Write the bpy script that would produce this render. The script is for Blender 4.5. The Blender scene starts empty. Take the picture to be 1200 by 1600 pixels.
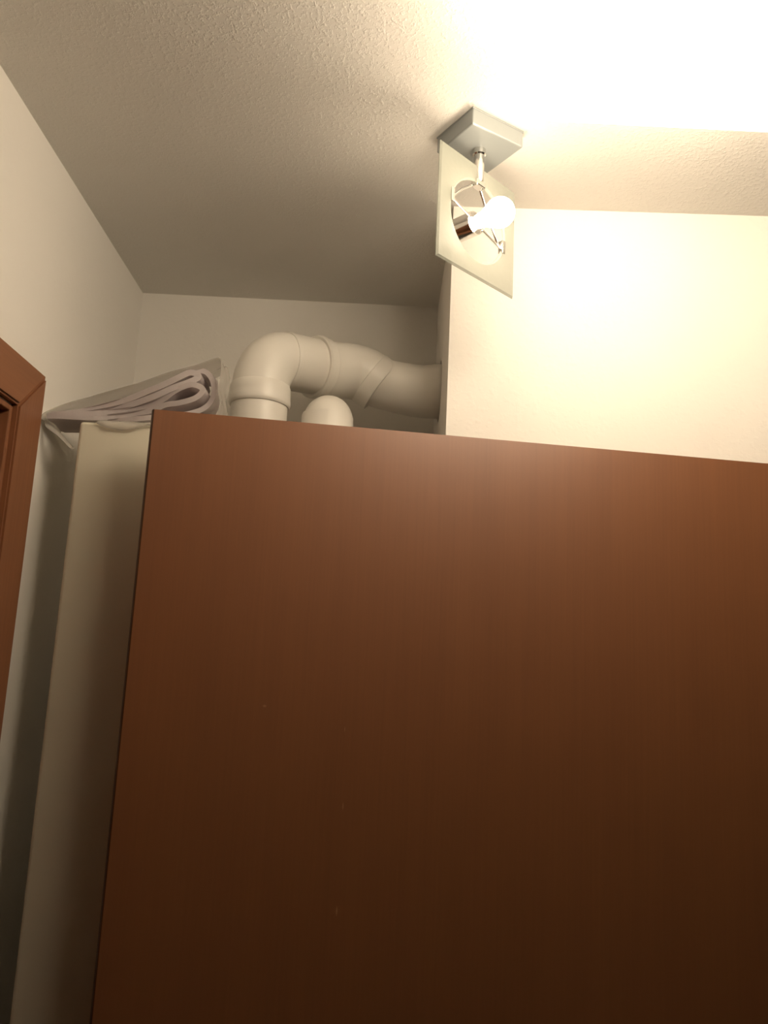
import bpy, bmesh, math, random
from mathutils import Vector, Matrix
random.seed(4)
scn = bpy.context.scene
col = scn.collection
PI = math.pi

# ---------------------------------------------------------------- camera
PITCH, ROLL, YAW = 0.182498, 0.047905, 0.002209
EYE = Vector((0, 0, 1.5))
f0 = Vector((math.sin(YAW), math.cos(YAW), 0)); r0 = Vector((math.cos(YAW), -math.sin(YAW), 0)); u0 = Vector((0, 0, 1))
fwd = f0*math.cos(PITCH) + u0*math.sin(PITCH)
upv = -f0*math.sin(PITCH) + u0*math.cos(PITCH)
R_ = r0*math.cos(ROLL) + upv*math.sin(ROLL)
U_ = -r0*math.sin(ROLL) + upv*math.cos(ROLL)
cd = bpy.data.cameras.new('camera'); cam = bpy.data.objects.new('camera', cd); col.objects.link(cam)
cd.sensor_fit = 'HORIZONTAL'; cd.sensor_width = 36; cd.lens = 1289.6/1200*36; cd.clip_start = 0.02
m3 = Matrix((R_, U_, -fwd)).transposed()
cam.matrix_world = Matrix.Translation(EYE) @ m3.to_4x4()
scn.camera = cam

# ---------------------------------------------------------------- world, exposure, lamp powers
w = bpy.data.worlds.new('world'); scn.world = w; w.use_nodes = True
w.node_tree.nodes['Background'].inputs[0].default_value = (1.0, .8, .55, 1)
w.node_tree.nodes['Background'].inputs[1].default_value = 0.0
vs = scn.view_settings
vs.view_transform = 'Standard'; vs.look = 'None'; vs.gamma = 1; vs.use_curve_mapping = False; vs.exposure = 0.0
LAMP_COLOR = (1.0, .82, .60)
BULB_IN_VIEW = 42.0         # emission of the bulb the photograph shows
BULB_OVERHEAD = 22.5         # emission of the sides of the opal ceiling lamp
OPAL_UNDERSIDE = 6.0         # emission of its underside, set low to keep the lower room dark

# ---------------------------------------------------------------- helpers
def link(o):
    col.objects.link(o); return o

def mesh_obj(name, bm, mat, parent=None, smooth=False, loc=None):
    bmesh.ops.recalc_face_normals(bm, faces=bm.faces)
    me = bpy.data.meshes.new(name); bm.to_mesh(me); bm.free()
    if smooth:
        for p in me.polygons: p.use_smooth = True
    for x in (mat if isinstance(mat, (list, tuple)) else [mat]): me.materials.append(x)
    o = link(bpy.data.objects.new(name, me))
    if parent: o.parent = parent
    if loc is not None: o.location = loc
    return o

def tag(o, label=None, cat=None, group=None, kind=None):
    if label: o['label'] = label
    if cat: o['category'] = cat
    if group: o['group'] = group
    if kind: o['kind'] = kind
    return o

def empty(name, loc=(0, 0, 0), rz=0.0):
    o = link(bpy.data.objects.new(name, None)); o.location = loc; o.rotation_euler = (0, 0, rz)
    o.empty_display_size = .05
    return o

def add_box(bm, lo, hi, bevel=0.0, mat4=None, segs=2):
    r = bmesh.ops.create_cube(bm, size=1)
    vs_ = r['verts']
    c = [(lo[i]+hi[i])/2 for i in range(3)]; s = [hi[i]-lo[i] for i in range(3)]
    for v in vs_: v.co = Vector((c[0]+v.co.x*s[0], c[1]+v.co.y*s[1], c[2]+v.co.z*s[2]))
    if bevel:
        es = list({e for v in vs_ for e in v.link_edges})
        q = bmesh.ops.bevel(bm, geom=es, offset=bevel, segments=segs, affect='EDGES', profile=.5)
        vs_ = list({v for v in q['verts']} | {v for v in vs_ if v.is_valid})
    if mat4 is not None:
        for v in vs_: v.co = mat4 @ v.co
    return vs_

def box_obj(name, lo, hi, mat, parent=None, bevel=0.0, segs=2):
    bm = bmesh.new(); add_box(bm, lo, hi, bevel, None, segs)
    return mesh_obj(name, bm, mat, parent)

def add_prism(bm, poly, z0, z1):
    a = [bm.verts.new((x, y, z0)) for x, y in poly]; b = [bm.verts.new((x, y, z1)) for x, y in poly]
    n = len(poly)
    bm.faces.new(a[::-1]); bm.faces.new(b)
    for i in range(n): bm.faces.new((a[i], a[(i+1) % n], b[(i+1) % n], b[i]))

def catmull(pts, n=8):
    P = [Vector(p) for p in pts]; P = [2*P[0]-P[1]] + P + [2*P[-1]-P[-2]]
    out = []
    for i in range(1, len(P)-2):
        a, b, c, d = P[i-1:i+3]
        for k in range(n):
            t = k/n
            out.append(.5*((2*b)+(c-a)*t+(2*a-5*b+4*c-d)*t*t+(3*b-a-3*c+d)*t**3))
    out.append(P[-2])
    return out

def add_sweep(bm, path, radii, segs=40, cap0=True, cap1=True):
    """a round tube along path (Vectors) with one radius per point, parallel-transported rings"""
    n = len(path); rings = []
    tang = []
    for i in range(n):
        j = i
        a = path[max(0, j-1)]; b = path[min(n-1, j+1)]
        k = 1
        while (b-a).length < 1e-7: k += 1; a = path[max(0, j-k)]; b = path[min(n-1, j+k)]
        tang.append((b-a).normalized())
    ref = Vector((0, 0, 1)) if abs(tang[0].z) < .9 else Vector((1, 0, 0))
    x = tang[0].cross(ref).normalized()
    for i in range(n):
        if i:
            q = tang[i-1].rotation_difference(tang[i]); x = q @ x
        x = (x - tang[i]*x.dot(tang[i])).normalized(); y = tang[i].cross(x)
        rings.append([bm.verts.new(path[i]+radii[i]*(x*math.cos(2*PI*k/segs)+y*math.sin(2*PI*k/segs))) for k in range(segs)])
    for i in range(n-1):
        for k in range(segs):
            k2 = (k+1) % segs
            bm.faces.new((rings[i][k], rings[i][k2], rings[i+1][k2], rings[i+1][k]))
    if cap0: bm.faces.new(rings[0][::-1])
    if cap1: bm.faces.new(rings[-1])

def sweep_obj(name, path, radii, mat, parent=None, segs=40, smooth_angle=True):
    if not isinstance(radii, (list, tuple)): radii = [radii]*len(path)
    bm = bmesh.new(); add_sweep(bm, [Vector(p) for p in path], radii, segs)
    o = mesh_obj(name, bm, mat, parent, smooth=True)
    sharp(o)
    return o

def sharp(o, ang=math.radians(35)):
    bm = bmesh.new(); bm.from_mesh(o.data)
    for e in bm.edges:
        if len(e.link_faces) == 2 and e.calc_face_angle(0) > ang: e.smooth = False
    bm.to_mesh(o.data); bm.free()
    for p in o.data.polygons: p.use_smooth = True

# ---------------------------------------------------------------- materials
def new_mat(name):
    m = bpy.data.materials.new(name); m.use_nodes = True
    nt = m.node_tree
    return m, nt, nt.nodes['Principled BSDF'], nt.nodes['Material Output']

def plain(name, color, rough=.5, metal=0.0, spec=.5):
    m, nt, b, _ = new_mat(name)
    b.inputs['Base Color'].default_value = (*color, 1); b.inputs['Roughness'].default_value = rough
    b.inputs['Metallic'].default_value = metal; b.inputs['Specular IOR Level'].default_value = spec
    return m

def plaster(name, color, scale, strength, dist=.004, blotch=.03, rough=.9):
    m, nt, b, _ = new_mat(name); N = nt.nodes; L = nt.links
    g = N.new('ShaderNodeNewGeometry')
    n1 = N.new('ShaderNodeTexNoise'); n1.inputs['Scale'].default_value = scale; n1.inputs['Detail'].default_value = 2.5; n1.inputs['Roughness'].default_value = .55
    n2 = N.new('ShaderNodeTexNoise'); n2.inputs['Scale'].default_value = 3.1; n2.inputs['Detail'].default_value = 3
    for n in (n1, n2): L.new(g.outputs['Position'], n.inputs['Vector'])
    rp = N.new('ShaderNodeMapRange'); rp.inputs[1].default_value = .48; rp.inputs[2].default_value = .78
    L.new(n1.outputs[0], rp.inputs[0])
    bp = N.new('ShaderNodeBump'); bp.inputs['Strength'].default_value = strength; bp.inputs['Distance'].default_value = dist
    L.new(rp.outputs[0], bp.inputs['Height']); L.new(bp.outputs[0], b.inputs['Normal'])
    mx = N.new('ShaderNodeMix'); mx.data_type = 'RGBA'
    mx.inputs[6].default_value = (*color, 1); mx.inputs[7].default_value = (*[c*(1-blotch*2) for c in color], 1)
    L.new(n2.outputs[0], mx.inputs[0]); L.new(mx.outputs[2], b.inputs['Base Color'])
    b.inputs['Roughness'].default_value = rough; b.inputs['Specular IOR Level'].default_value = .2
    return m

def wood(name, c1, c2, rough=.4, axis='Z', scratches=(), spec=.5, fine=170):
    m, nt, b, _ = new_mat(name); N = nt.nodes; L = nt.links
    tc = N.new('ShaderNodeTexCoord')
    mp = N.new('ShaderNodeMapping')
    s = {'Z': (fine, fine, 3.0), 'Y': (fine, 3.0, fine), 'X': (3.0, fine, fine)}[axis]
    mp.inputs['Scale'].default_value = s
    L.new(tc.outputs['Object'], mp.inputs[0])
    n1 = N.new('ShaderNodeTexNoise'); n1.inputs['Scale'].default_value = 1; n1.inputs['Detail'].default_value = 4; n1.inputs['Roughness'].default_value = .65
    L.new(mp.outputs[0], n1.inputs['Vector'])
    mp2 = N.new('ShaderNodeMapping'); mp2.inputs['Scale'].default_value = tuple(x*.13 if x > 50 else x*.4 for x in s)
    L.new(tc.outputs['Object'], mp2.inputs[0])
    n2 = N.new('ShaderNodeTexNoise'); n2.inputs['Scale'].default_value = 1; n2.inputs['Detail'].default_value = 3
    L.new(mp2.outputs[0], n2.inputs['Vector'])
    ad = N.new('ShaderNodeMath'); ad.operation = 'MULTIPLY_ADD'; ad.inputs[1].default_value = .55
    L.new(n1.outputs[0], ad.inputs[0])
    hf = N.new('ShaderNodeMath'); hf.operation = 'MULTIPLY'; hf.inputs[1].default_value = .45; L.new(n2.outputs[0], hf.inputs[0])
    L.new(hf.outputs[0], ad.inputs[2])
    rp = N.new('ShaderNodeMapRange'); rp.inputs[1].default_value = .3; rp.inputs[2].default_value = .7; L.new(ad.outputs[0], rp.inputs[0])
    mx = N.new('ShaderNodeMix'); mx.data_type = 'RGBA'
    mx.inputs[6].default_value = (*c1, 1); mx.inputs[7].default_value = (*c2, 1)
    L.new(rp.outputs[0], mx.inputs[0])
    out = mx.outputs[2]
    for (cx, cz, lx, lz) in scratches:          # little pale nicks in the veneer
        sm = N.new('ShaderNodeMapping'); sm.vector_type = 'POINT'
        sm.inputs['Location'].default_value = (-cx/lx, 0, -cz/lz); sm.inputs['Scale'].default_value = (1/lx, 0, 1/lz)
        L.new(tc.outputs['Object'], sm.inputs[0])
        ln = N.new('ShaderNodeVectorMath'); ln.operation = 'LENGTH'; L.new(sm.outputs[0], ln.inputs[0])
        mr = N.new('ShaderNodeMapRange'); mr.inputs[1].default_value = 1.0; mr.inputs[2].default_value = .4
        L.new(ln.outputs['Value'], mr.inputs[0])
        ms = N.new('ShaderNodeMath'); ms.operation = 'MULTIPLY'; ms.inputs[1].default_value = .45; L.new(mr.outputs[0], ms.inputs[0])
        q = N.new('ShaderNodeMix'); q.data_type = 'RGBA'; q.inputs[7].default_value = (.62, .42, .24, 1)
        L.new(ms.outputs[0], q.inputs[0]); L.new(out, q.inputs[6]); out = q.outputs[2]
    L.new(out, b.inputs['Base Color'])
    bp = N.new('ShaderNodeBump'); bp.inputs['Strength'].default_value = .06; bp.inputs['Distance'].default_value = .001
    L.new(n1.outputs[0], bp.inputs['Height']); L.new(bp.outputs[0], b.inputs['Normal'])
    b.inputs['Roughness'].default_value = rough; b.inputs['Specular IOR Level'].default_value = spec
    return m

def film_mat(name, color, clear, rough):
    """thin plastic: part lets light straight through, part scatters it"""
    m, nt, b, out = new_mat(name); N = nt.nodes; L = nt.links
    tr = N.new('ShaderNodeBsdfTransparent'); tl = N.new('ShaderNodeBsdfTranslucent'); tl.inputs[0].default_value = (*color, 1)
    b.inputs['Base Color'].default_value = (*color, 1); b.inputs['Roughness'].default_value = rough
    m1 = N.new('ShaderNodeMixShader'); m1.inputs[0].default_value = .35
    L.new(b.outputs[0], m1.inputs[1]); L.new(tl.outputs[0], m1.inputs[2])
    m2 = N.new('ShaderNodeMixShader'); m2.inputs[0].default_value = clear
    L.new(m1.outputs[0], m2.inputs[1]); L.new(tr.outputs[0], m2.inputs[2])
    nz = N.new('ShaderNodeTexNoise'); nz.inputs['Scale'].default_value = 38; nz.inputs['Detail'].default_value = 3
    tc = N.new('ShaderNodeTexCoord'); L.new(tc.outputs['Object'], nz.inputs['Vector'])
    bp = N.new('ShaderNodeBump'); bp.inputs['Strength'].default_value = .35; bp.inputs['Distance'].default_value = .006
    L.new(nz.outputs[0], bp.inputs['Height']); L.new(bp.outputs[0], b.inputs['Normal'])
    L.new(m2.outputs[0], out.inputs[0])
    return m

def bulb_mat(name, strength):
    m, nt, b, out = new_mat(name)
    e = nt.nodes.new('ShaderNodeEmission'); e.inputs[0].default_value = (*LAMP_COLOR, 1); e.inputs[1].default_value = strength
    nt.links.new(e.outputs[0], out.inputs[0])
    return m

M = {}
M['wall'] = plaster('wall_plaster', (.87, .84, .79), 60, .12, .003)
M['ceiling'] = plaster('stippled_ceiling', (.80, .775, .73), 165, .22, .005)
M['floor'] = wood('floor_boards', (.10, .06, .035), (.06, .035, .02), .5, 'Y')
M['panel'] = wood('cherry_veneer', (.275, .107, .040), (.22, .082, .030), .38, 'Z',
                  scratches=((.253, 1.417, .004, .0028), (.403, 1.25, .0014, .008), (.402, 1.076, .0016, .010), (.399, 1.382, .0010, .006)), spec=1.0)
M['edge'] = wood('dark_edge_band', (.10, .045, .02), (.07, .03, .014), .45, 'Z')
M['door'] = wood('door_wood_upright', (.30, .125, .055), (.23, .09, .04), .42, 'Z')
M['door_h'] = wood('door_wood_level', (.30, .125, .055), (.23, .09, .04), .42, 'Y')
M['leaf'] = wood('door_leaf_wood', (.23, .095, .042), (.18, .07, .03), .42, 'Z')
M['cream'] = plain('cream_laminate', (.74, .71, .58), .45)
M['pvc'] = plain('white_pvc', (.80, .77, .71), .38)
M['pvc_seal'] = plain('grey_rubber_seal', (.25, .24, .22), .6)
M['dark'] = plain('dark_gap', (.10, .08, .06), .9)
M['base'] = plain('satin_grey_metal', (.27, .29, .29), .42, .3)
M['chrome'] = plain('chrome', (.78, .76, .73), .14, 1.0)
M['glass'] = film_mat('frosted_glass', (.37, .385, .335), .42, .5)
M['paper'] = film_mat('milky_plastic', (.76, .70, .70), .12, .3)
M['film'] = film_mat('clear_film', (.80, .77, .72), .56, .12)
M['bulb'] = bulb_mat('glowing_bulb', BULB_IN_VIEW)
M['bulb2'] = bulb_mat('glowing_opal_side', BULB_OVERHEAD)
M['bottom'] = bulb_mat('glowing_opal_underside', OPAL_UNDERSIDE)

M['panel'].node_tree.nodes['Principled BSDF'].inputs['IOR'].default_value = 1.65

# ---------------------------------------------------------------- the room
XL, YB, H = -.706, 2.191, 2.5
def structure(o): return tag(o, kind='structure')
structure(box_obj('floor', (XL-.15, -1.3, -.1), (1.75, YB+.15, 0), M['floor']))
structure(box_obj('ceiling', (XL-.15, .45, H), (1.75, YB+.15, H+.1), M['ceiling']))
structure(box_obj('wall_back', (XL-.15, YB, 0), (1.75, YB+.15, H), M['wall']))
# left wall with the door opening
bm = bmesh.new()
DY0, DY1, DZ = .66, 1.50, 1.945
add_box(bm, (XL-.15, DY1, 0), (XL, YB, H)); add_box(bm, (XL-.15, .45, 0), (XL, DY0, H)); add_box(bm, (XL-.15, DY0, DZ), (XL, DY1, H))
structure(mesh_obj('wall_left', bm, M['wall']))

# the projecting wall on the right, its left cheek pierced for the vent pipe
HOLE_Y, HOLE_Z, HOLE_R = 1.965, 2.174, .0765
bm = bmesh.new()
A0 = (.125, 1.667); B0 = (.130, YB); C0 = (1.6, YB); D0 = (1.6, 1.618)
def cheek(y): return A0[0]+(B0[0]-A0[0])*(y-A0[1])/(B0[1]-A0[1])
corners = {}
def V3(x, y, z):
    k = (round(x, 5), round(y, 5), round(z, 5))
    if k not in corners: corners[k] = bm.verts.new((x, y, z))
    return corners[k]
def quad(*p): bm.faces.new([V3(*q) for q in p])
quad((*A0, 0), (*D0, 0), (*D0, H), (*A0, H))
quad((*D0, 0), (*C0, 0), (*C0, H), (*D0, H)); quad((*C0, 0), (*B0, 0), (*B0, H), (*C0, H))
quad((*A0, 0), (*B0, 0), (*C0, 0), (*D0, 0)); quad((*A0, H), (*B0, H), (*C0, H), (*D0, H))
S = 40
circ, rim = [], []
for k in range(S):
    a = 2*PI*k/S + PI/S
    cy, cz = math.cos(a), math.sin(a)
    y, z = HOLE_Y+HOLE_R*cy, HOLE_Z+HOLE_R*cz
    circ.append(bm.verts.new((cheek(y), y, z)))
    t = min(((YB-HOLE_Y) if cy > 0 else (A0[1]-HOLE_Y))/cy if abs(cy) > 1e-6 else 9e9,
            ((H-HOLE_Z) if cz > 0 else -HOLE_Z)/cz if abs(cz) > 1e-6 else 9e9)
    y, z = HOLE_Y+t*cy, HOLE_Z+t*cz
    rim.append((y, z))
rimv = [bm.verts.new((cheek(y), y, z)) for y, z in rim]
cs = [(YB, H), (A0[1], H), (A0[1], 0), (YB, 0)]
def side(y, z): return 0 if abs(y-YB) < 1e-5 else 1 if abs(z-H) < 1e-5 else 2 if abs(y-A0[1]) < 1e-5 else 3
for k in range(S):
    k2 = (k+1) % S
    s1, s2 = side(*rim[k]), side(*rim[k2])
    f = [circ[k], rimv[k]]
    if s1 != s2: f.append(V3(cheek(cs[s1][0]), *cs[s1]))
    f += [rimv[k2], circ[k2]]
    bm.faces.new(f)
inner = [bm.verts.new((v.co.x+.09, v.co.y, v.co.z)) for v in circ]
for k in range(S): bm.faces.new((circ[k], circ[(k+1) % S], inner[(k+1) % S], inner[k]))
bm.faces.new(inner)
structure(mesh_obj('wall_right', bm, M['wall']))

# door in the left wall: mitred architrave, jamb and leaf
door = empty('door_1', (XL, (DY0+DY1)/2, 0)); structure(door)
def dl(p): return (p[0]-XL, p[1]-(DY0+DY1)/2, p[2])
def architrave(name, outline, mat):
    """outline: (y, z) polygon of the board on the wall; 14 mm proud with a chamfered face"""
    bm = bmesh.new()
    add_prism(bm, [dl((0, y, z))[1:] for y, z in outline], 0, .016)
    for v in bm.verts: v.co = Vector((v.co.z, v.co.x, v.co.y))
    top = [e for e in bm.edges if all(abs(v.co.x-.016) < 1e-6 for v in e.verts)]
    bmesh.ops.bevel(bm, geom=top, offset=.004, segments=2, affect='EDGES')
    return mesh_obj(name, bm, mat, door)
AW, AT = .104, .094
architrave('architrave', [(DY1-.003, 0), (DY1+AW-.003, 0), (DY1+AW-.003, DZ+AT), (DY1-.003, DZ+.002)], M['door'])
architrave('architrave', [(DY0+.003, 0), (DY0-AW+.003, 0), (DY0-AW+.003, DZ+AT), (DY0+.003, DZ+.002)], M['door'])
architrave('architrave', [(DY1-.003, DZ+.0025), (DY1+AW-.003, DZ+AT+.0005), (DY0-AW+.003, DZ+AT+.0005), (DY0+.003, DZ+.0025)], M['door_h'])
bm = bmesh.new()
oy = -(DY0+DY1)/2
add_box(bm, (-.149, DY1-.012+oy, 0), (.003, DY1-.0005+oy, DZ-.0005), .002)
add_box(bm, (-.149, DY0+.0005+oy, 0), (.003, DY0+.012+oy, DZ-.0005), .002)
add_box(bm, (-.149, DY0+.012+oy, DZ-.012), (.003, DY1-.012+oy, DZ-.0005), .002)
mesh_obj('jamb', bm, M['door'], door)
bm = bmesh.new()
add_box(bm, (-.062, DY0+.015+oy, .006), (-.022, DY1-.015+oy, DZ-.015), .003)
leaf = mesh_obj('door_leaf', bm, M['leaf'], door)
bm = bmesh.new()
add_box(bm, (-.022, DY0+.055+oy, .98), (-.016, DY0+.095+oy, 1.12), .004)
mesh_obj('handle_plate', bm, M['base'], leaf)
sweep_obj('handle', catmull([(-.02, DY0+.075+oy, 1.06), (.02, DY0+.075+oy, 1.06), (.034, DY0+.095+oy, 1.06), (.034, DY0+.18+oy, 1.06)], 5), .008, M['base'], leaf, 12)

# ---------------------------------------------------------------- brown wooden panel
PL, PR = Vector((-.446, 1.500, 0)), Vector((.767, 1.600, 0))
ang = math.atan2(PR.y-PL.y, PR.x-PL.x)
panel = empty('wooden_panel', PL, ang)
tag(panel, 'large cherry brown veneered cabinet panel below the ceiling spotlight', 'panel')
Ltot = 1.36
def ztop(x): return 1.953 - .0173*x
def panel_prism(x0, x1, y0, y1):
    bm = bmesh.new()
    p = [(x0, y0), (x1, y0), (x1, y1), (x0, y1)]
    a = [bm.verts.new((x, y, 0)) for x, y in p]; b = [bm.verts.new((x, y, ztop(x))) for x, y in p]
    bm.faces.new(a[::-1]); bm.faces.new(b)
    for i in range(4): bm.faces.new((a[i], a[(i+1) % 4], b[(i+1) % 4], b[i]))
    return bm
bm = panel_prism(.0075, Ltot, 0, .018)
es = [e for e in bm.edges if all(v.co.z > .5 for v in e.verts)]
bmesh.ops.bevel(bm, geom=es, offset=.0012, segments=2, affect='EDGES')
mesh_obj('panel_board', bm, M['panel'], panel)
# rounded edge band: turns away from the front face
bm = bmesh.new()
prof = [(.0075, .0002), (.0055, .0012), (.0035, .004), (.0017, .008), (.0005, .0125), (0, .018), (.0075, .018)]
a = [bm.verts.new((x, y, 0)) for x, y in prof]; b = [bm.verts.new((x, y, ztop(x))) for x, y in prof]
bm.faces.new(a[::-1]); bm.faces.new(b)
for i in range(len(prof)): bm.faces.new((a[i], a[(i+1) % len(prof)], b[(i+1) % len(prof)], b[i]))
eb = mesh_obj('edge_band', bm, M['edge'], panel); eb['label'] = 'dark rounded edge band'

# ---------------------------------------------------------------- cream cabinet in the corner
CX0, CX1, CY0, CY1, CT = -.622, -.40, 1.62, 1.795, 1.956
cab = empty('cabinet', ((CX0+CX1)/2, CY0, 0))
tag(cab, 'tall narrow cream cabinet between the left wall and the brown panel', 'cabinet')
cx = (CX0+CX1)/2
bm = bmesh.new(); add_box(bm, (CX0-cx, .016, .06), (CX1-cx, CY1-CY0, CT), .003)
mesh_obj('carcass', bm, M['cream'], cab)
bm = bmesh.new()
add_box(bm, (CX0-cx, 0, .07), (CX1-cx, .0155, CT), .007, None, 3)
mesh_obj('cabinet_front', bm, M['cream'], cab)
bm = bmesh.new(); add_box(bm, (CX0-cx+.01, .03, 0), (CX1-cx-.01, CY1-CY0-.01, .06))
mesh_obj('plinth', bm, M['dark'], cab)

# ---------------------------------------------------------------- vent pipes
def pipe_curve(pts, n=10): return catmull(pts, n)
R = .0650
vp = tag(empty('vent_pipe', (0, 0, 0)), 'large white plastic vent pipe bending over and entering the wall on the right', 'pipe')
AX, AY = -.290, 1.800
zc = 2.060
sweep_obj('riser', [(AX, AY, 0), (AX, AY, zc+.03)], .0640, M['pvc'], vp)
# socket of the first elbow, slightly flared with a bead
sweep_obj('socket', [(AX, AY, zc+z) for z in (0, .0, .003, .007, .016, .022, .030, .044, .050)],
          [.0645, .0665, .0690, .0700, .0700, .0690, .0690, .0685, .0655], M['pvc'], vp)
d1 = Vector((.72, .69, 0)).normalized()
rr, hgt = .064, .084
cen = Vector((AX, AY, zc+.045)) + d1*rr
arc = [Vector((AX, AY, zc+.030))] + [cen - d1*rr*math.cos(k/16*PI/2) + Vector((0, 0, hgt*math.sin(k/16*PI/2))) for k in range(17)]
sweep_obj('elbow', arc, R, M['pvc'], vp)
E1 = arc[-1]
d2 = Vector((.75, .65, .115)).normalized()
def along(p, d, ts): return [p + d*t for t in ts]
sweep_obj('coupling', along(E1, d2, (-.006, -.006, .002, .004, .084, .086)), [.064, .0672, .0690, .0670, .0670, .064], M['pvc'], vp)
E2 = E1 + d2*.080
sweep_obj('collar_ring', along(E2, d2, (0, 0, .004, .010, .014, .026, .031, .033)), [.064, .0730, .0765, .0765, .0715, .0730, .0700, .064], M['pvc'], vp)
E3 = E2 + d2*.027
e2path = catmull([E3, E3+d2*.030, E3+Vector((.066, .048, .013)), E3+Vector((.103, .060, .009)), E3+Vector((.129, .064, -.007))], 7)
n = len(e2path)
sweep_obj('elbow', e2path, [.0690-.001*i/n for i in range(n)], M['pvc'], vp)
E4 = e2path[-1]; d3 = (e2path[-1]-e2path[-3]).normalized()
sweep_obj('socket', along(E4, d3, (-.018, -.016, .014, .019, .019)), [.0665, .0702, .0706, .0690, .060], M['pvc'], vp)
F1 = Vector((.19, HOLE_Y, HOLE_Z))
F0 = E4 - d3*.012
fp = catmull([F0, F0*.6+Vector((.03, HOLE_Y+.02, HOLE_Z+.003))*.4, Vector((.075, HOLE_Y+.012, HOLE_Z+.002)), Vector((.125, HOLE_Y+.004, HOLE_Z+.001)), F1], 6)
sweep_obj('wall_pipe', fp, [.0600+.0080*min(1, i/(len(fp)-7)) for i in range(len(fp))], M['pvc'], vp)

vb = tag(empty('vent_pipe', (0, 0, 0)), 'short white vent stub rising under the larger bent pipe', 'pipe')
BX, BY = -.134, 1.80
zb = 2.045
sweep_obj('riser', [(BX, BY, 0), (BX, BY, zb-.01)], .0525, M['pvc'], vb)
sweep_obj('socket', [(BX, BY, zb+z) for z in (-.055, -.055, -.051, -.030, -.026, -.003, .003, .003)], [.053, .0585, .0600, .0600, .0585, .0585, .0565, .050], M['pvc'], vb)
bm = bmesh.new()
# elbow with a domed back, turning away into the back wall
add_sweep(bm, [Vector((BX, BY+.006, zb-.02))] + [Vector((BX, BY+.006+.055*(1-math.cos(t)), zb-.016+.022*math.sin(t))) for t in [k/10*PI/2 for k in range(11)]] + [Vector((BX, YB-.002, zb+.006))], [.0555]*13, 40)
o = mesh_obj('elbow', bm, M['pvc'], vb, True); sharp(o, math.radians(60))

# ---------------------------------------------------------------- folded plastic bag on the cabinet
bag = tag(empty('plastic_bag', (-.50, 1.63, CT)), 'folded milky plastic bag lying on the cream cabinet, loose folds open to the right', 'bag')
BO = Vector((-.50, 1.63, CT))
def ribbon(name, prof, y0, y1, thick, mat, wob=.004, ny=12, phase=0.0, n=6, taper=0.0):
    P = catmull([(x, 0, z) for x, z in prof], n)
    bm = bmesh.new(); rows = []
    np_ = len(P)
    nor = []
    for i in range(np_):
        t = (P[min(np_-1, i+1)]-P[max(0, i-1)]).normalized(); nor.append(Vector((-t.z, 0, t.x)))
    for j in range(ny+1):
        v = j/ny; y = y0+(y1-y0)*v; r = []
        for sgn in (1, -1):
            for i in range(np_):
                q = P[i] + nor[i]*sgn*thick/2
                dz = wob*v*math.sin(9*P[i].x+5*v+phase)+wob*.6*math.sin(23*P[i].x+11*v+phase*2)*v
                yy = y + (.012*math.sin(7*P[i].x*3+phase) if j == 0 else 0)
                zz = max(q.z+dz, CT+.0015) if P[i].x > CX0-.005 else q.z+dz
                r.append(bm.verts.new(Vector((q.x+taper*v, yy, zz))-BO))
        rows.append(r)
    for j in range(ny):
        for s in (0, 1):
            o_ = s*np_
            for i in range(np_-1):
                bm.faces.new((rows[j][o_+i], rows[j][o_+i+1], rows[j+1][o_+i+1], rows[j+1][o_+i]))
        for i in (0, np_-1):
            bm.faces.new((rows[j][i], rows[j][np_+i], rows[j+1][np_+i], rows[j+1][i]))
    for j in (0, ny):
        for i in range(np_-1):
            bm.faces.new((rows[j][i], rows[j][i+1], rows[j][np_+i+1], rows[j][np_+i]))
    o = mesh_obj(name, bm, mat, bag, True); sharp(o, math.radians(50))
    return o
ribbon('fold', [(-.690, 1.9635), (-.591, 1.970), (-.492, 1.989), (-.455, 2.002), (-.425, 2.006), (-.392, 2.017), (-.379, 2.036), (-.403, 2.045), (-.436, 2.032), (-.462, 2.013), (-.500, 1.998), (-.592, 1.979), (-.683, 1.967)], 1.632, 1.72, .0115, M['paper'], phase=.3)
ribbon('fold', [(-.677, 1.969), (-.592, 1.984), (-.489, 2.015), (-.444, 2.036), (-.408, 2.053), (-.392, 2.066), (-.408, 2.073), (-.432, 2.060), (-.455, 2.047), (-.500, 2.028), (-.594, 1.993), (-.670, 1.972)], 1.636, 1.72, .013, M['paper'], phase=1.3)
ribbon('fold', [(-.419, 2.078), (-.384, 2.083), (-.365, 2.061), (-.364, 2.026), (-.385, 1.999), (-.432, 1.981), (-.491, 1.972), (-.60, 1.9625)], 1.640, 1.72, .011, M['paper'], phase=2.1)
fo = ribbon('film', [(-.700, 1.957), (-.690, 1.972), (-.634, 2.003), (-.544, 2.037), (-.466, 2.064), (-.401, 2.084), (-.359, 2.105), (-.348, 2.103), (-.346, 2.077), (-.350, 2.046), (-.343, 2.007), (-.352, 1.975)], 1.628, 1.722, .0012, M['film'], .007, 14, .8)
fo['label'] = 'clear outer film'
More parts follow.
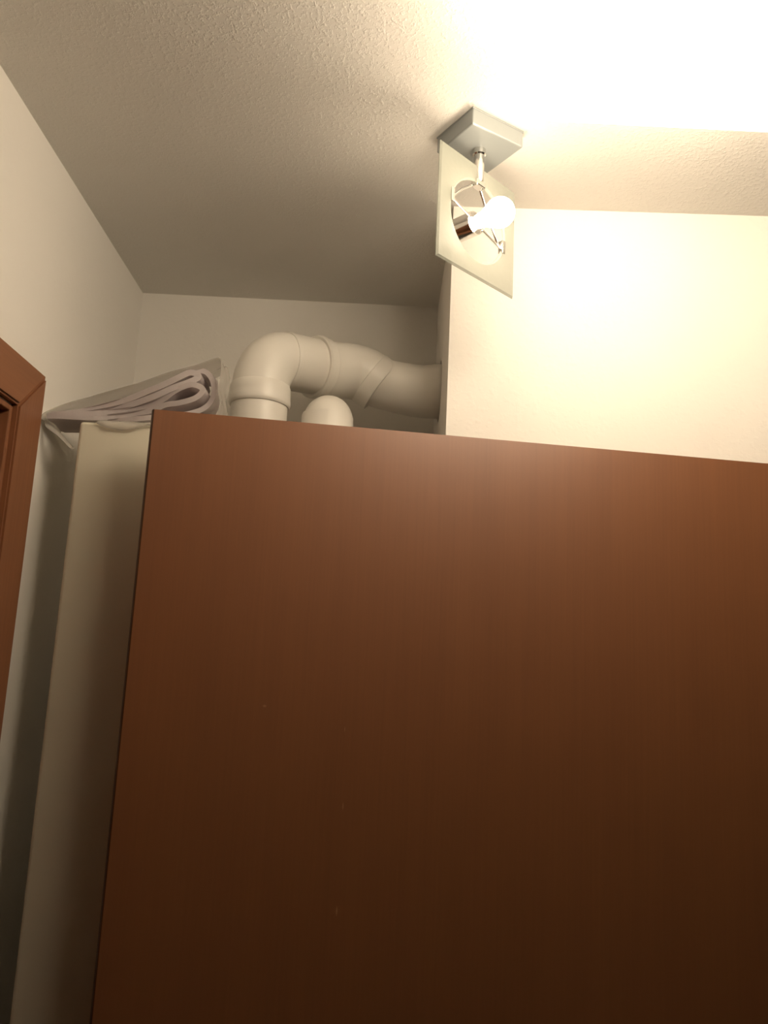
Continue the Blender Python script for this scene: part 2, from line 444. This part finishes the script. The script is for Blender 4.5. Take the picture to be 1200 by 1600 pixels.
# loose film: a tail hanging in the gap by the wall and a flap over the cabinet's front edge
bm = bmesh.new()
tp = catmull([(-.699, 1.640, 1.960), (-.689, 1.632, 1.946), (-.662, 1.628, 1.926), (-.634, 1.628, 1.900)], 5)
rows = []
for i, p in enumerate(tp):
    hw = .007-.004*i/len(tp)
    rows.append([bm.verts.new(p+Vector((0, s*.012, t*hw))-BO) for s, t in ((-.5, -1), (0, -.3), (.2, .4), (.6, 1))])
for i in range(len(rows)-1):
    for k in range(3): bm.faces.new((rows[i][k], rows[i][k+1], rows[i+1][k+1], rows[i+1][k]))
o = mesh_obj('film_tail', bm, M['film'], bag, True)
sm = o.modifiers.new('Solidify', 'SOLIDIFY'); sm.thickness = .001
bm = bmesh.new(); rows = []
for i in range(13):
    u = i/12; x = -.585+.125*u
    drop = .017*math.sin(PI*min(1, u*1.15+.05))**.7 if u*1.15+.05 < 1 else .004
    rows.append([bm.verts.new(Vector((x, y+.002*math.sin(17*u+2*k), z))-BO) for k, (y, z) in enumerate([(1.650, CT+.004), (1.622, CT+.0045), (1.6135, CT-.002), (1.6125, CT-drop*.5), (1.613, CT-drop)])])
for i in range(12):
    for k in range(4): bm.faces.new((rows[i][k], rows[i][k+1], rows[i+1][k+1], rows[i+1][k]))
o = mesh_obj('film_flap', bm, M['film'], bag, True)
sm = o.modifiers.new('Solidify', 'SOLIDIFY'); sm.thickness = .001

# ---------------------------------------------------------------- ceiling spotlights
def spotlight(x, y, rz, bulb_mat_, label, tilt=0.0, drop=0.0):
    """local frame: +X along the glass plate, -Y out of its face (the bulb's side), Z up; origin on the ceiling"""
    t = empty('ceiling_spotlight', (x, y, H), rz)
    tag(t, label, 'lamp')
    # square canopy on the ceiling
    ca = math.radians(32)-rz if True else 0
    bm = bmesh.new(); add_box(bm, (-.060, -.055, -.034), (.060, .055, -.0005), .0025)
    can = mesh_obj('canopy', bm, M['base'], t); can.rotation_euler = (0, 0, ca)
    bm = bmesh.new(); add_box(bm, (-.0612, -.0562, -.0035), (.0612, .0562, -.0002), .001)
    rimo = mesh_obj('canopy_rim', bm, M['base'], can)
    # stem
    sweep_obj('stem', [(0, 0, -.034), (0, 0, -.036), (0, 0, -.098-drop), (0, 0, -.104-drop)], [.0100, .0100, .0100, .007], M['chrome'], t, 24)
    sweep_obj('stem_collar', [(0, 0, -.0335), (0, 0, -.044), (0, 0, -.046)], [.0125, .0125, .0105], M['chrome'], t, 24)
    bm = bmesh.new(); add_box(bm, (-.013, -.008, -.112-drop), (.013, .008, -.098-drop), .002)
    mesh_obj('swivel_joint', bm, M['chrome'], t)
    zc_ = -.182-drop
    t_head = []
    # glass plate with a round hole, 7 mm thick, square
    hw, hh, hr, th = .112, .112, .078, .0075
    bm = bmesh.new(); S = 64
    def ring(yv, r, q):
        return [bm.verts.new((r*math.cos(2*PI*k/S+PI/S), yv, zc_+r*math.sin(2*PI*k/S+PI/S))) for k in range(S)]
    def sq(yv, ins):
        out = []
        for k in range(S):
            a = 2*PI*k/S+PI/S
            c, s_ = math.cos(a), math.sin(a)
            tt = min((hw-ins)/abs(c), (hh-ins)/abs(s_)); out.append([tt*c, tt*s_])
        # snap the ring's nearest points to the four corners
        for sx in (1, -1):
            for sz in (1, -1):
                k = min(range(S), key=lambda i: (out[i][0]-sx*(hw-ins))**2+(out[i][1]-sz*(hh-ins))**2)
                out[k] = [sx*(hw-ins), sz*(hh-ins)]
        return [bm.verts.new((px, yv, zc_+pz)) for px, pz in out]
    rings = [ring(-th/2, hr+.003, 0), ring(-th/2+.0025, hr, 0), ring(th/2-.0025, hr, 0), ring(th/2, hr+.003, 0),
             sq(th/2, .003), sq(th/2-.003, 0), sq(-th/2+.003, 0), sq(-th/2, .003)]
    for a in range(len(rings)):
        A, B = rings[a], rings[(a+1) % len(rings)]
        for k in range(S): bm.faces.new((A[k], A[(k+1) % S], B[(k+1) % S], B[k]))
    t_head.append(mesh_obj('glass_plate', bm, M['glass'], t))
    # bracket: level bar through the socket, two arms up to the joint, clips on the glass
    tl = math.radians(15); bx, bz = math.cos(tl), -math.sin(tl)
    rotb = Matrix.Translation((0, 0, zc_)) @ Matrix.Rotation(tl, 4, 'Y')
    for xa, xb in ((-.076, -.020), (.020, .076)):
        bm = bmesh.new(); add_box(bm, (xa, .002, -.0028), (xb, .0045, .0028), .0008, rotb)
        t_head.append(mesh_obj('crossbar', bm, M['chrome'], t))
    for s in (-1, 1):
        e = Vector((s*bx*.074, .004, zc_+s*bz*.074)); j = Vector((s*.008, .004, -.106-drop))
        sweep_obj('arm', [e, e.lerp(j, .5)+Vector((0, .002, .004)), j], .0024, M['chrome'], t, 10)
        bm = bmesh.new()
        c = Vector((s*bx*.079, 0, zc_+s*bz*.079))
        for yy in (-th/2-.0018, th/2+.0003): add_box(bm, (c.x-.004, yy, c.z-.013), (c.x+.004, yy+.0015, c.z+.013), .0005)
        add_box(bm, (c.x-.0045-s*.0015+.002, -th/2-.0015, c.z-.013), (c.x-.0025-s*.0015+.002, th/2+.0015, c.z+.013), .0004)
        t_head.append(mesh_obj('clip', bm, M['chrome'], t))
    # lamp holder and globe bulb, pointing out of the plate's face
    def ax(q): return Vector((0, -q, zc_))
    t_head.append(sweep_obj('lamp_holder', [ax(q) for q in (-.050, -.050, -.048, -.006, -.004, -.004, -.012, -.012)], [.001, .0205, .0225, .0225, .0222, .0205, .0200, .001], M['chrome'], t, 40))
    gl = [(.0, .012), (.006, .0135), (.016, .0145), (.026, .019)]
    rg, cq = .0275, .052
    for k in range(1, 12):
        a = PI*.22 + (PI-PI*.22)*k/12
        gl.append((cq-rg*math.cos(a), rg*math.sin(a)))
    gl.append((cq+rg-.0001, .001))
    t_head.append(sweep_obj('bulb', [ax(q) for q, _ in gl], [r for _, r in gl], bulb_mat_, t, 32))
    if tilt:                                   # the whole head swivels up about the crossbar
        T = Matrix.Translation((0, 0, zc_)) @ Matrix.Rotation(-tilt, 4, 'X') @ Matrix.Translation((0, 0, -zc_))
        for o in t_head: o.data.transform(T)
    return t
spotlight(.151, 1.413, math.radians(44.7), M['bulb'], 'chrome ceiling spotlight with square glass plate and glowing globe bulb')

# square opal ceiling lamp that glows white in the upper right of the picture
lx0, lx1, ly0, ly1, lz = .218, .668, .66, 1.108, .19
lamp2 = empty('ceiling_lamp', ((lx0+lx1)/2, (ly0+ly1)/2, H))
tag(lamp2, 'square opal glass ceiling lamp glowing white in the upper right corner', 'lamp')
hx, hy = (lx1-lx0)/2, (ly1-ly0)/2
bm = bmesh.new(); add_box(bm, (-hx+.03, -hy+.03, -.022), (hx-.03, hy-.03, -.0005), .003)
mesh_obj('mounting_plate', bm, M['base'], lamp2)
bm = bmesh.new(); add_box(bm, (-hx, -hy, -lz+.007), (hx, hy, -.0225), .012, None, 4)
mesh_obj('diffuser', bm, M['bulb2'], lamp2, True)
bm = bmesh.new(); add_box(bm, (-hx, -hy, -lz), (hx, hy, -lz+.0065), .003)  # separate slab added so the lamp sends less light downward
mesh_obj('bottom_glass', bm, M['bottom'], lamp2)
